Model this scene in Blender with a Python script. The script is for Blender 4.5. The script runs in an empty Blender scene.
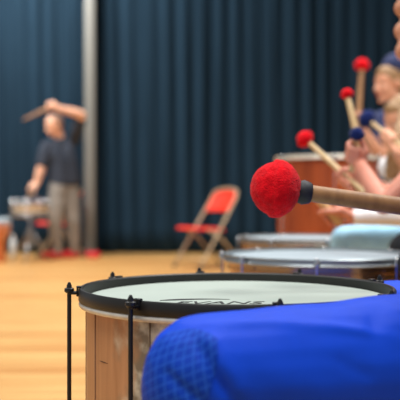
import bpy, bmesh, math, random
from mathutils import Vector, Matrix, noise
from mathutils.bvhtree import BVHTree

random.seed(4)
SC = bpy.context.scene
COL = SC.collection
PI = math.pi
EYE = 0.64            # height of the phone above the floor
F = 857.0             # focal length in pixels of a 400 px wide frame


def at(px, py, d):
    """point that stands d metres away at a spot of the picture"""
    return Vector(((px - 200) / F * d, d, EYE - (py - 200) / F * d))


# ------------------------------------------------------------------ materials
def lin(c):
    return tuple(((v / 255 + 0.055) / 1.055) ** 2.4 if v / 255 > 0.04045 else v / 255 / 12.92 for v in c)


def nodes_of(name):
    m = bpy.data.materials.new(name)
    m.use_nodes = True
    nt = m.node_tree
    return m, nt, nt.nodes['Principled BSDF']


def mat(name, rgb, rough=0.5, metal=0.0, var=0.12, scale=20, bump=0.0, bscale=200, sheen=0.0, sss=0.0,
        stretch=(1, 1, 1), coat=0.0, spec=0.5):
    m, nt, p = nodes_of(name)
    c = lin(rgb)
    tc = nt.nodes.new('ShaderNodeTexCoord')
    mp = nt.nodes.new('ShaderNodeMapping')
    mp.inputs['Scale'].default_value = stretch
    nt.links.new(tc.outputs['Object'], mp.inputs['Vector'])
    nz = nt.nodes.new('ShaderNodeTexNoise')
    nz.inputs['Scale'].default_value = scale
    nz.inputs['Detail'].default_value = 4
    nt.links.new(mp.outputs['Vector'], nz.inputs['Vector'])
    cr = nt.nodes.new('ShaderNodeValToRGB')
    cr.color_ramp.elements[0].position = 0.3
    cr.color_ramp.elements[1].position = 0.7
    cr.color_ramp.elements[0].color = tuple(v * (1 - var) for v in c) + (1,)
    cr.color_ramp.elements[1].color = tuple(min(1, v * (1 + var)) for v in c) + (1,)
    nt.links.new(nz.outputs['Fac'], cr.inputs['Fac'])
    nt.links.new(cr.outputs['Color'], p.inputs['Base Color'])
    p.inputs['Roughness'].default_value = rough
    p.inputs['Metallic'].default_value = metal
    p.inputs['Specular IOR Level'].default_value = spec
    if sheen:
        p.inputs['Sheen Weight'].default_value = sheen
        p.inputs['Sheen Roughness'].default_value = 0.4
    if sss:
        p.inputs['Subsurface Weight'].default_value = sss
        p.inputs['Subsurface Radius'].default_value = (0.012, 0.005, 0.003)
        p.inputs['Subsurface Scale'].default_value = 1.0
    if coat:
        p.inputs['Coat Weight'].default_value = coat
        p.inputs['Coat Roughness'].default_value = 0.15
    if bump:
        n2 = nt.nodes.new('ShaderNodeTexNoise')
        n2.inputs['Scale'].default_value = bscale
        nt.links.new(mp.outputs['Vector'], n2.inputs['Vector'])
        b = nt.nodes.new('ShaderNodeBump')
        b.inputs['Strength'].default_value = bump
        b.inputs['Distance'].default_value = 0.004
        nt.links.new(n2.outputs['Fac'], b.inputs['Height'])
        nt.links.new(b.outputs['Normal'], p.inputs['Normal'])
    return m


def floor_mat():
    m, nt, p = nodes_of('varnished_boards')
    N, L = nt.nodes, nt.links
    tc = N.new('ShaderNodeTexCoord')
    mp = N.new('ShaderNodeMapping')
    mp.inputs['Rotation'].default_value = (0, 0, math.radians(-3))
    L.new(tc.outputs['Object'], mp.inputs['Vector'])
    br = N.new('ShaderNodeTexBrick')
    br.offset = 0.37
    br.inputs['Scale'].default_value = 1
    br.inputs['Brick Width'].default_value = 3.4
    br.inputs['Row Height'].default_value = 0.11
    br.inputs['Mortar Size'].default_value = 0.0022
    br.inputs['Color1'].default_value = lin((232, 188, 122)) + (1,)
    br.inputs['Color2'].default_value = lin((206, 150, 86)) + (1,)
    br.inputs['Mortar'].default_value = lin((150, 92, 44)) + (1,)
    L.new(mp.outputs['Vector'], br.inputs['Vector'])
    m2 = N.new('ShaderNodeMapping')
    m2.inputs['Scale'].default_value = (1.2, 22, 1)
    L.new(mp.outputs['Vector'], m2.inputs['Vector'])
    nz = N.new('ShaderNodeTexNoise')
    nz.inputs['Scale'].default_value = 1.6
    nz.inputs['Detail'].default_value = 5
    L.new(m2.outputs['Vector'], nz.inputs['Vector'])
    cr = N.new('ShaderNodeValToRGB')
    cr.color_ramp.elements[0].position = 0.3
    cr.color_ramp.elements[1].position = 0.72
    cr.color_ramp.elements[0].color = (0.66, 0.56, 0.45, 1)
    cr.color_ramp.elements[1].color = (1.08, 1.08, 1.06, 1)
    L.new(nz.outputs['Fac'], cr.inputs['Fac'])
    mx = N.new('ShaderNodeMix')
    mx.data_type = 'RGBA'
    mx.blend_type = 'MULTIPLY'
    mx.inputs['Factor'].default_value = 0.9
    L.new(br.outputs['Color'], mx.inputs['A'])
    L.new(cr.outputs['Color'], mx.inputs['B'])
    L.new(mx.outputs['Result'], p.inputs['Base Color'])
    p.inputs['Roughness'].default_value = 0.38
    p.inputs['Specular IOR Level'].default_value = 0.35
    return m


def shell_wood(name, c1, c2, patina=None, scale=1.0, rough=0.42):
    """upright wood grain, with pale worn blotches where patina is given"""
    m, nt, p = nodes_of(name)
    N, L = nt.nodes, nt.links
    tc = N.new('ShaderNodeTexCoord')
    mp = N.new('ShaderNodeMapping')
    mp.inputs['Scale'].default_value = (38 * scale, 38 * scale, 2.4 * scale)
    L.new(tc.outputs['Object'], mp.inputs['Vector'])
    nz = N.new('ShaderNodeTexNoise')
    nz.inputs['Scale'].default_value = 1.0
    nz.inputs['Detail'].default_value = 7
    nz.inputs['Distortion'].default_value = 0.6
    L.new(mp.outputs['Vector'], nz.inputs['Vector'])
    cr = N.new('ShaderNodeValToRGB')
    cr.color_ramp.elements[0].position = 0.32
    cr.color_ramp.elements[1].position = 0.68
    cr.color_ramp.elements[0].color = lin(c1) + (1,)
    cr.color_ramp.elements[1].color = lin(c2) + (1,)
    L.new(nz.outputs['Fac'], cr.inputs['Fac'])
    out = cr.outputs['Color']
    if patina:
        # a tarnished band that begins right of the plain panel, mottled with pale flakes
        sx = N.new('ShaderNodeSeparateXYZ')
        L.new(tc.outputs['Object'], sx.inputs['Vector'])
        n1 = N.new('ShaderNodeTexNoise')
        n1.inputs['Scale'].default_value = 22
        n1.inputs['Detail'].default_value = 6
        L.new(tc.outputs['Object'], n1.inputs['Vector'])
        ad = N.new('ShaderNodeMath')
        ad.operation = 'MULTIPLY_ADD'
        ad.inputs[1].default_value = 0.09
        L.new(n1.outputs['Fac'], ad.inputs[0])
        L.new(sx.outputs['X'], ad.inputs[2])
        mr = N.new('ShaderNodeMapRange')
        mr.inputs['From Min'].default_value = -0.125
        mr.inputs['From Max'].default_value = -0.095
        L.new(ad.outputs[0], mr.inputs['Value'])
        c3 = N.new('ShaderNodeValToRGB')
        c3.color_ramp.elements[0].position = 0.44
        c3.color_ramp.elements[1].position = 0.62
        c3.color_ramp.elements[0].color = lin(patina[0]) + (1,)
        c3.color_ramp.elements[1].color = lin(patina[1]) + (1,)
        n3 = N.new('ShaderNodeTexNoise')
        n3.inputs['Scale'].default_value = 34
        n3.inputs['Detail'].default_value = 5
        L.new(tc.outputs['Object'], n3.inputs['Vector'])
        L.new(n3.outputs['Fac'], c3.inputs['Fac'])
        mx = N.new('ShaderNodeMix')
        mx.data_type = 'RGBA'
        L.new(mr.outputs['Result'], mx.inputs['Factor'])
        L.new(out, mx.inputs['A'])
        L.new(c3.outputs['Color'], mx.inputs['B'])
        out = mx.outputs['Result']
    L.new(out, p.inputs['Base Color'])
    p.inputs['Roughness'].default_value = rough
    return m


def quilt_mat():
    m, nt, p = nodes_of('quilted_blue_patch')
    N, L = nt.nodes, nt.links
    uv = N.new('ShaderNodeUVMap')
    br = N.new('ShaderNodeTexBrick')
    br.offset = 0.0
    br.inputs['Scale'].default_value = 1
    br.inputs['Brick Width'].default_value = 0.0105
    br.inputs['Row Height'].default_value = 0.0105
    br.inputs['Mortar Size'].default_value = 0.0009
    br.inputs['Mortar Smooth'].default_value = 0.5
    br.inputs['Color1'].default_value = lin((14, 62, 180)) + (1,)
    br.inputs['Color2'].default_value = lin((15, 64, 185)) + (1,)
    br.inputs['Mortar'].default_value = lin((40, 98, 212)) + (1,)
    L.new(uv.outputs['UV'], br.inputs['Vector'])
    L.new(br.outputs['Color'], p.inputs['Base Color'])
    b = N.new('ShaderNodeBump')
    b.inputs['Strength'].default_value = 0.4
    b.inputs['Distance'].default_value = 0.002
    L.new(br.outputs['Fac'], b.inputs['Height'])
    b.invert = True
    L.new(b.outputs['Normal'], p.inputs['Normal'])
    p.inputs['Roughness'].default_value = 0.6
    p.inputs['Specular IOR Level'].default_value = 0.12
    return m


M = {}
M['floor'] = floor_mat()
M['curtain'] = mat('navy_velour', (28, 48, 63), 0.9, var=0.1, scale=6, sheen=0.0, spec=0.1, stretch=(1, 1, 0.2))
M['wall'] = mat('dark_painted_wall', (60, 66, 72), 0.9)
M['post'] = mat('grey_paint', (118, 118, 112), 0.55, var=0.05)
M['black'] = mat('black_lacquer', (30, 30, 28), 0.38, var=0.2, scale=60)
M['blacksteel'] = mat('black_steel', (22, 22, 22), 0.35, var=0.15)
M['hoopwood'] = mat('black_painted_hoop', (25, 23, 20), 0.42, var=0.25, scale=40)
M['skinhead'] = mat('coated_drumhead', (168, 180, 171), 0.55, var=0.03, scale=9)
M['paleskin'] = mat('white_drumhead', (160, 174, 182), 0.5, var=0.03, scale=9, spec=0.3)
M['ink'] = mat('black_ink', (18, 22, 22), 0.6)
M['oldwood'] = shell_wood('weathered_shell', (174, 120, 78), (214, 160, 114), ((142, 128, 106), (224, 218, 194)))
M['seam'] = mat('dark_seam', (104, 70, 44), 0.6)
M['redwood'] = shell_wood('red_brown_shell', (134, 56, 18), (176, 82, 33), None, 0.7, 0.35)
M['orangewood'] = shell_wood('orange_shell', (168, 84, 34), (206, 116, 58), None, 0.7, 0.4)
M['chrome'] = mat('polished_chrome', (214, 214, 214), 0.14, metal=1.0, var=0.03)
M['tintchrome'] = mat('chrome_floor_tint', (204, 164, 120), 0.22, metal=0.85, var=0.05)  # chrome shell, with the floor's tan reflection put into its colour
M['dullhoop'] = mat('dull_grey_steel', (128, 124, 120), 0.4, metal=0.6, var=0.15, scale=40)
M['steelhoop'] = mat('satin_aluminium', (150, 158, 162), 0.35, metal=0.7, var=0.04)
M['flesh'] = mat('tin_flesh_hoop', (214, 208, 194), 0.35, metal=0.3, var=0.1, scale=60)
M['creamshell'] = mat('cream_shell', (206, 178, 140), 0.4)
M['bluefab'] = mat('royal_blue_cloth', (14, 70, 210), 0.5, var=0.05, scale=30, bump=0.12, bscale=900, spec=0.14)
M['quilt'] = quilt_mat()
M['redfelt'] = mat('red_fleece', (222, 14, 28), 0.95, var=0.2, scale=90, bump=0.8, bscale=380, sheen=0.1, spec=0.1)
M['bluefelt'] = mat('navy_fleece', (22, 36, 88), 0.95, var=0.2, scale=60, bump=0.6, bscale=300, sheen=0.2, spec=0.1)
M['stick'] = shell_wood('tan_dowel', (132, 90, 50), (160, 114, 68), None, 1.2, 0.5)
M['palestick'] = shell_wood('pale_dowel', (206, 174, 124), (222, 194, 148), None, 1.2, 0.5)
M['rubber'] = mat('black_rubber', (24, 24, 32), 0.6)
M['chairred'] = mat('red_enamel', (236, 52, 28), 0.4, var=0.05)
M['chairframe'] = mat('beige_enamel', (172, 152, 122), 0.45, var=0.06)
M['skin'] = mat('skin', (216, 156, 124), 0.5, var=0.06, scale=25, sss=0.15)
M['skinpink'] = mat('pink_skin', (214, 140, 116), 0.5, var=0.08, scale=25, sss=0.15)
M['skinlight'] = mat('fair_skin', (236, 182, 152), 0.5, var=0.05, scale=25, sss=0.15)
M['lip'] = mat('lips', (190, 104, 96), 0.45)
M['eye'] = mat('dark_eye', (40, 30, 26), 0.2)
M['eyewhite'] = mat('eye_white', (228, 224, 218), 0.25)
M['hairblond'] = mat('blond_hair', (150, 114, 74), 0.5, var=0.3, scale=20, stretch=(6, 6, 0.6), bump=0.4, bscale=60)
M['hairbrown'] = mat('brown_hair', (92, 66, 46), 0.55, var=0.3, scale=20, stretch=(6, 6, 0.6), bump=0.4, bscale=60)
M['hairshort'] = mat('cropped_hair', (140, 104, 84), 0.7, var=0.2, scale=90)
M['polo'] = mat('charcoal_polo', (44, 52, 66), 0.85, var=0.15, scale=8)
M['greycloth'] = mat('grey_cloth', (134, 128, 120), 0.85, var=0.12, scale=12)
M['navycloth'] = mat('navy_cloth', (34, 44, 84), 0.85, var=0.15, scale=14)
M['darkcloth'] = mat('black_cloth', (24, 28, 34), 0.85, var=0.15, scale=14)
M['whitecloth'] = mat('white_cloth', (240, 238, 240), 0.8, var=0.05, scale=16)
M['paleblue'] = mat('washed_blue_denim', (156, 206, 232), 0.8, var=0.08, scale=22)
M['redshoe'] = mat('red_canvas', (206, 34, 40), 0.6)
M['rubberwhite'] = mat('white_rubber', (224, 216, 208), 0.5)
M['plastic'] = mat('pale_plastic', (200, 206, 208), 0.3)
M['tealcloth'] = mat('blue_tee_shirt', (30, 66, 176), 0.8, var=0.08, scale=14)


# ------------------------------------------------------------------ helpers
def link(name, me, material, parent=None):
    o = bpy.data.objects.new(name, me)
    COL.objects.link(o)
    if material:
        me.materials.append(material)
    if parent:
        o.parent = parent
    return o


def part(name, bm, material, parent=None, smooth=True, auto=None):
    me = bpy.data.meshes.new(name)
    bmesh.ops.recalc_face_normals(bm, faces=bm.faces)
    bm.to_mesh(me)
    bm.free()
    for p in me.polygons:
        p.use_smooth = smooth
    if smooth and auto:
        me.set_sharp_from_angle(angle=math.radians(auto))
    return link(name, me, material, parent)


def tag(o, label, cat, group=None):
    o['label'] = label
    o['category'] = cat
    if group:
        o['group'] = group
    return o


def thing(name, label, cat, loc=(0, 0, 0), rz=0.0, group=None):
    o = bpy.data.objects.new(name, None)
    o.empty_display_size = 0.05
    COL.objects.link(o)
    o.location = loc
    o.rotation_euler = (0, 0, rz)
    return tag(o, label, cat, group)


def dup(root, loc, rz, label):
    r = root.copy()
    COL.objects.link(r)
    r.location = loc
    r.rotation_euler = (0, 0, rz)
    r['label'] = label
    for ch in list(root.children):
        c = ch.copy()
        COL.objects.link(c)
        c.parent = r
        for g in list(ch.children):
            d = g.copy()
            COL.objects.link(d)
            d.parent = c
    return r


def frame(axis):
    a = Vector(axis).normalized()
    h = Vector((0, 0, 1)) if abs(a.z) < 0.9 else Vector((1, 0, 0))
    u = a.cross(h).normalized()
    v = a.cross(u).normalized()
    return a, u, v


def tube(bm, pts, radii, n=16, caps=True):
    """tube through points, one radius each"""
    pts = [Vector(p) for p in pts]
    if not hasattr(radii, '__len__'):
        radii = [radii] * len(pts)
    rings = []
    pu = None
    for i, p in enumerate(pts):
        t = (pts[min(i + 1, len(pts) - 1)] - pts[max(i - 1, 0)]).normalized()
        if pu is None:
            _, u, _ = frame(t)
        else:
            u = (pu - t * pu.dot(t)).normalized()
        pu = u
        v = t.cross(u)
        rings.append([bm.verts.new(p + (u * math.cos(2 * PI * k / n) + v * math.sin(2 * PI * k / n)) * radii[i]) for k in range(n)])
    for a, b in zip(rings, rings[1:]):
        for k in range(n):
            bm.faces.new((a[k], a[(k + 1) % n], b[(k + 1) % n], b[k]))
    if caps:
        bm.faces.new(rings[0])
        bm.faces.new(rings[-1])


def lathe(bm, prof, n=64, centre=(0, 0, 0), closed=False, axis=None):
    """turn (radius, height) pairs about z, or about an axis"""
    c = Vector(centre)
    if axis is None:
        a, u, v = Vector((0, 0, 1)), Vector((1, 0, 0)), Vector((0, 1, 0))
    else:
        a, u, v = frame(axis)
    rings = []
    for r, h in prof:
        if r < 1e-6:
            rings.append([bm.verts.new(c + a * h)])
        else:
            rings.append([bm.verts.new(c + a * h + (u * math.cos(2 * PI * k / n) + v * math.sin(2 * PI * k / n)) * r) for k in range(n)])
    pairs = list(zip(rings, rings[1:]))
    if closed:
        pairs.append((rings[-1], rings[0]))
    for p, q in pairs:
        for k in range(n):
            k2 = (k + 1) % n
            if len(p) == 1 and len(q) == 1:
                continue
            if len(p) == 1:
                bm.faces.new((p[0], q[k], q[k2]))
            elif len(q) == 1:
                bm.faces.new((p[k], p[k2], q[0]))
            else:
                bm.faces.new((p[k], p[k2], q[k2], q[k]))


def box(bm, c, s, rot=None, bev=0.0):
    r = bmesh.ops.create_cube(bm, size=1)
    vs = r['verts']
    for v in vs:
        v.co = Vector((v.co.x * s[0], v.co.y * s[1], v.co.z * s[2]))
    if bev:
        es = list({e for v in vs for e in v.link_edges})
        g = bmesh.ops.bevel(bm, geom=es, offset=bev, segments=2, affect='EDGES', profile=0.5)
        vs = list({v for f in g['faces'] for v in f.verts} | {v for v in vs if v.is_valid})
    mtx = Matrix.Translation(Vector(c)) @ (rot.to_4x4() if rot else Matrix())
    for v in vs:
        v.co = mtx @ v.co


def ball(bm, c, r, seg=20, rot=None):
    if not hasattr(r, '__len__'):
        r = (r, r, r)
    g = bmesh.ops.create_uvsphere(bm, u_segments=seg, v_segments=max(8, seg * 2 // 3), radius=1)
    for v in g['verts']:
        q = Vector((v.co.x * r[0], v.co.y * r[1], v.co.z * r[2]))
        if rot:
            q = rot @ q
        v.co = q + Vector(c)


def cone(bm, a, ra, b, rb, n=14):
    """rounded cone: two balls and the skin between them, closed"""
    a, b = Vector(a), Vector(b)
    if (b - a).length < 1e-5:
        return ball(bm, a, max(ra, rb), n)
    t = (b - a).normalized()
    prof = []
    L = (b - a).length
    for k in range(5):
        w = PI / 2 * k / 4
        prof.append((ra * math.sin(w), -ra * math.cos(w)))
    for k in range(5):
        w = PI / 2 * k / 4
        prof.append((rb * math.cos(w), L + rb * math.sin(w)))
    prof[0] = (0, prof[0][1])
    prof[-1] = (0, prof[-1][1])
    lathe(bm, prof, n, a, axis=t)


def chain(bm, pts, radii, n=14):
    for i in range(len(pts) - 1):
        cone(bm, pts[i], radii[i], pts[i + 1], radii[i + 1], n)


def fuse(name, bm, material, parent, voxel=0.005, smooth=4, wob=0.0, wscale=12.0, shape=None):
    """all closed shapes of bm grown together into one continuous surface"""
    me = bpy.data.meshes.new('tmp')
    bmesh.ops.recalc_face_normals(bm, faces=bm.faces)
    bm.to_mesh(me)
    bm.free()
    o = bpy.data.objects.new('tmp', me)
    COL.objects.link(o)
    r = o.modifiers.new('r', 'REMESH')
    r.mode = 'VOXEL'
    r.voxel_size = voxel
    s = o.modifiers.new('s', 'SMOOTH')
    s.factor = 0.5
    s.iterations = smooth
    dg = bpy.context.evaluated_depsgraph_get()
    m2 = bpy.data.meshes.new_from_object(o.evaluated_get(dg))
    bpy.data.objects.remove(o)
    bpy.data.meshes.remove(me)
    m2.name = name
    if wob or shape:
        n = len(m2.vertices)
        cs = [v.co.copy() for v in m2.vertices]
        ns = [v.normal.copy() for v in m2.vertices]
        flat = []
        for c, nn in zip(cs, ns):
            q = c * wscale
            h = wob * (noise.noise(q) + 0.5 * noise.noise(q * 2.3 + Vector((7, 1, 3))))
            if shape:
                h += shape(c, nn)
            flat.extend(c + nn * h)
        m2.vertices.foreach_set('co', flat)
        m2.update()
    m2.materials.clear()
    for p in m2.polygons:
        p.use_smooth = True
    return link(name, m2, material, parent)


def solid(o, t):
    m = o.modifiers.new('thickness', 'SOLIDIFY')
    m.thickness = t
    m.offset = -1
    return o


def structure(o):
    o['kind'] = 'structure'
    return o


# ------------------------------------------------------------------ the hall
bm = bmesh.new()
box(bm, (0, 5, -0.05), (14, 14, 0.1))
structure(part('floor', bm, M['floor'], smooth=False))
bm = bmesh.new()
box(bm, (0, 11.0, 2.5), (14, 0.2, 5.2))
structure(part('wall_back', bm, M['wall'], smooth=False))


def curtain(x0, x1, y, seed, label):
    bm = bmesh.new()
    step, nz = 0.012, 14
    n = int((x1 - x0) / step)
    rows = []
    ph = seed * 3.1
    xs, acc = [], ph
    for i in range(n + 1):
        x = x0 + (x1 - x0) * i / n
        acc += step * 2 * PI / (0.21 * (1 + 0.35 * noise.noise(Vector((x * 1.7, seed, 0)))))
        xs.append((x, acc))
    for j in range(nz + 1):
        h = 0.012 + 4.2 * j / nz
        row = []
        for x, p in xs:
            w = noise.noise(Vector((x * 2.2, seed + 5, h * 0.25)))
            a = (0.030 + 0.024 * w) * (1 - 0.25 * j / nz)
            yy = y + a * math.sin(p + 0.5 * noise.noise(Vector((x, seed, h * 0.5)))) + 0.014 * math.sin(2.3 * p + h)
            row.append(bm.verts.new((x + 0.01 * w, yy, h)))
        rows.append(row)
    for a, b in zip(rows, rows[1:]):
        for i in range(n):
            bm.faces.new((a[i], a[i + 1], b[i + 1], b[i]))
    o = solid(part('stage_curtain', bm, M['curtain']), 0.006)
    return tag(o, label, 'curtain', 'navy stage curtains at the back of the hall')


curtain(-6.4, -1.27, 10.25, 1, 'navy pleated stage curtain hanging left of the grey post, behind the standing drummer')
curtain(-1.22, 6.4, 10.28, 2, 'wide navy pleated stage curtain right of the grey post, behind the red chair')

px0 = at(90, 252, 10.08)
t = thing('support_post', 'tall grey painted post standing between the two navy curtains', 'post', (px0.x, 10.085, 0))
bm = bmesh.new()
box(bm, (0, 0, 2.1), (0.125, 0.11, 4.2), bev=0.02)
part('shaft', bm, M['post'], t, auto=30)
bm = bmesh.new()
box(bm, (0, 0, 0.012), (0.19, 0.15, 0.024), bev=0.006)
part('base_plate', bm, M['post'], t, auto=30)


# ------------------------------------------------------------------ drums
def big_drum():
    c = Vector((0.058, 1.37, 0))
    t = thing('bass_drum', 'large weathered wooden drum with black hoop and grey-white head in the foreground', 'drum', c)
    R = 0.238
    zt = 0.503
    bm = bmesh.new()
    lathe(bm, [(R, 0.012), (R, zt - 0.027), (R - 0.008, zt - 0.027), (R - 0.008, 0.012)], 128, closed=True)
    sh = part('shell', bm, M['oldwood'], t, auto=40)
    bm = bmesh.new()
    for a in (190, 207, 238, 262, 290, 320, 350, 20, 50, 80, 110, 140, 168):
        w = math.radians(a)
        p = Vector((math.cos(w) * (R + 0.0002), math.sin(w) * (R + 0.0002), 0))
        tube(bm, [p + Vector((0, 0, 0.03)), p + Vector((0, 0, zt - 0.029))], 0.0009, 6)
    part('seam', bm, M['seam'], sh)
    bm = bmesh.new()
    for a0, a1, z in ((211, 217, 0.406),):
        pts = [Vector((math.cos(math.radians(a0 + (a1 - a0) * k / 5)), math.sin(math.radians(a0 + (a1 - a0) * k / 5)), 0)) * R + Vector((0, 0, z)) for k in range(6)]
        tube(bm, pts, [0.0003, 0.0006, 0.0009, 0.0009, 0.0006, 0.0003], 6)
    part('scratch', bm, M['seam'], sh)
    # black counterhoop standing proud of the head
    for nm, za, zb in (('counterhoop', zt - 0.020, zt), ('lower_hoop', 0.0, 0.03)):
        bm = bmesh.new()
        lathe(bm, [(0.2435, za), (0.249, za), (0.25, za + 0.002), (0.25, zb - 0.003), (0.248, zb), (0.2445, zb), (0.2425, zb - 0.002)], 160, closed=True)
        part(nm, bm, M['hoopwood'], t, auto=40)
    bm = bmesh.new()
    lathe(bm, [(0.2390, zt - 0.0285), (0.2480, zt - 0.0285), (0.2495, zt - 0.0265), (0.2495, zt - 0.0225), (0.2480, zt - 0.0205), (0.2390, zt - 0.0205)], 160, closed=True)
    part('flesh_hoop', bm, M['flesh'], t, auto=40)
    bm = bmesh.new()
    zh = zt - 0.0135
    lathe(bm, [(0, zh), (0.08, zh), (0.16, zh), (0.225, zh), (0.236, zh - 0.0015), (0.2420, zh - 0.008), (0.2420, zh - 0.0125), (0.225, zh - 0.008), (0, zh - 0.006)], 128)
    hd = part('drumhead', bm, M['skinhead'], t, auto=50)
    # printed lettering with an arc that sweeps over it
    cu = bpy.data.curves.new('txt', 'FONT')
    cu.body = 'EVANS'
    cu.size = 0.043
    cu.space_character = 1.0
    cu.shear = 0.35
    cu.extrude = 0.0002
    cu.align_x = 'CENTER'
    ob = bpy.data.objects.new('txt', cu)
    COL.objects.link(ob)
    me = bpy.data.meshes.new_from_object(ob.evaluated_get(bpy.context.evaluated_depsgraph_get()))
    bpy.data.objects.remove(ob)
    me.name = 'logo'
    bm = bmesh.new()
    bm.from_mesh(me)
    for v in bm.verts:
        v.co.x += -0.034
        v.co.y += -0.130
        v.co.z += zh + 0.0003
    pts_o, pts_i = [], []
    for k in range(41):
        s = k / 40
        x = -0.118 + 0.105 * s
        y = -0.098 + 0.028 * math.sin(PI * (0.12 + 0.55 * s))
        w = 0.0015 + 0.0095 * (1 - s) * math.sin(PI * min(1, s * 3 + 0.05) / 2)
        pts_o.append((x, y + w))
        pts_i.append((x, y - w))
    z0, z1 = zh + 0.0001, zh + 0.0005
    loops = []
    for (xo, yo), (xi, yi) in zip(pts_o, pts_i):
        loops.append([bm.verts.new((xo, yo, z0)), bm.verts.new((xo, yo, z1)), bm.verts.new((xi, yi, z1)), bm.verts.new((xi, yi, z0))])
    for a, b in zip(loops, loops[1:]):
        for k in range(4):
            bm.faces.new((a[k], a[(k + 1) % 4], b[(k + 1) % 4], b[k]))
    bm.faces.new(loops[0])
    bm.faces.new(loops[-1])
    bpy.data.meshes.remove(me)
    part('logo', bm, M['ink'], hd, smooth=False)
    # tension rods with claw hooks
    for a in (8, 55, 100, 144, 200, 241, 283, 324):
        w = math.radians(180 + a)
        d = Vector((math.cos(w), math.sin(w), 0))
        s = Vector((-d.y, d.x, 0))
        p = d * 0.264
        bm = bmesh.new()
        tube(bm, [p + Vector((0, 0, 0.02)), p + Vector((0, 0, zt - 0.006))], 0.0034, 12)
        lathe(bm, [(0, zt + 0.0095), (0.0018, zt + 0.009), (0.0042, zt + 0.004), (0.0042, zt + 0.001), (0.0075, zt - 0.0005), (0.0078, zt - 0.005), (0.005, zt - 0.0075), (0.0, zt - 0.0075)], 14, p)
        rod = part('tension_rod', bm, M['blacksteel'], t, auto=40)
        rot = Matrix((d, s, Vector((0, 0, 1)))).transposed()
        bm = bmesh.new()
        box(bm, d * 0.2575 + Vector((0, 0, zt - 0.0075)), (0.018, 0.011, 0.005), rot, 0.0015)
        box(bm, d * 0.2515 + Vector((0, 0, zt - 0.006)), (0.003, 0.011, 0.014), rot, 0.001)
        box(bm, d * 0.249 + Vector((0, 0, zt + 0.0015)), (0.008, 0.012, 0.003), rot, 0.001)
        part('claw', bm, M['blacksteel'], rod, auto=40)
        bm = bmesh.new()
        box(bm, d * 0.2585 + Vector((0, 0, 0.018)), (0.02, 0.014, 0.012), rot, 0.002)
        part('lower_claw', bm, M['blacksteel'], rod, auto=40)
    return t


big_drum()


def metal_drum(c, R, zt, depth, label, lugs, ph=0.0, legs=True, shell=None, hoop=None):
    """drum with a metal rim, chromed shell, lug posts and three legs"""
    t = thing('floor_drum', label, 'drum', (c[0], c[1], 0))
    shell = shell or M['chrome']
    hoop = hoop or M['steelhoop']
    zb = zt - depth
    bm = bmesh.new()
    lathe(bm, [(R - 0.012, zb + 0.01), (R - 0.012, zt - 0.02), (R - 0.018, zt - 0.02), (R - 0.018, zb + 0.01)], 96, closed=True)
    for h in (zt - 0.036, zb + 0.05):
        lathe(bm, [(R - 0.013, h - 0.003), (R - 0.008, h - 0.001), (R - 0.008, h + 0.001), (R - 0.013, h + 0.003)], 96, closed=True)
    part('shell', bm, shell, t, auto=40)
    for nm, za, zz in (('rim', zt - 0.02, zt), ('lower_rim', zb, zb + 0.02)):
        bm = bmesh.new()
        lathe(bm, [(R - 0.006, za), (R + 0.001, za), (R + 0.003, za + 0.003), (R, za + 0.006), (R, zz - 0.004), (R + 0.003, zz - 0.002), (R + 0.001, zz), (R - 0.005, zz - 0.001)], 96, closed=True)
        part(nm, bm, hoop, t, auto=50)
    bm = bmesh.new()
    zh = zt - 0.006
    lathe(bm, [(0, zh), (R * 0.6, zh), (R - 0.02, zh), (R - 0.0065, zh - 0.007), (R - 0.0065, zh - 0.012), (R - 0.03, zh - 0.006), (0, zh - 0.005)], 96)
    part('drumhead', bm, M['paleskin'], t, auto=50)
    for k in range(lugs):
        w = ph + 2 * PI * k / lugs
        d = Vector((math.cos(w), math.sin(w), 0))
        p = d * (R + 0.010)
        bm = bmesh.new()
        tube(bm, [p + Vector((0, 0, zb + 0.004)), p + Vector((0, 0, zt - 0.012))], 0.003, 10)
        lathe(bm, [(0, zt + 0.002), (0.004, zt + 0.002), (0.0075, zt - 0.004), (0.0075, zt - 0.016), (0.0, zt - 0.016)], 10, p)
        part('tension_rod', bm, M['chrome'], t, auto=40)
    if legs:
        for k in range(3):
            w = ph + 0.3 + 2 * PI * k / 3
            d = Vector((math.cos(w), math.sin(w), 0))
            bm = bmesh.new()
            tube(bm, [d * (R + 0.004) + Vector((0, 0, zb + 0.12)), d * (R + 0.008) + Vector((0, 0, 0.06)), d * (R + 0.05) + Vector((0, 0, 0.012))], 0.007, 10)
            leg = part('leg', bm, M['chrome'], t)
            bm = bmesh.new()
            ball(bm, d * (R + 0.05) + Vector((0, 0, 0.0125)), 0.0125, 12)
            part('rubber_foot', bm, M['rubber'], leg)
    return t


metal_drum((0.315, 2.235), 0.25, 0.502, 0.36, 'silver drum with a bluish white head just behind the foreground drum', 8, math.radians(260), True, M['tintchrome'])
metal_drum((0.40, 3.3), 0.25, 0.50, 0.36, 'silver drum half hidden under the pale blue trouser leg', 8, 0.2, True, M['tintchrome'], M['dullhoop'])
metal_drum((0.632, 4.25), 0.26, 0.853, 0.52, 'tall red-brown wooden drum with pale rim behind the red mallets', 6, 0.5, True, M['redwood'], M['flesh'])

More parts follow.
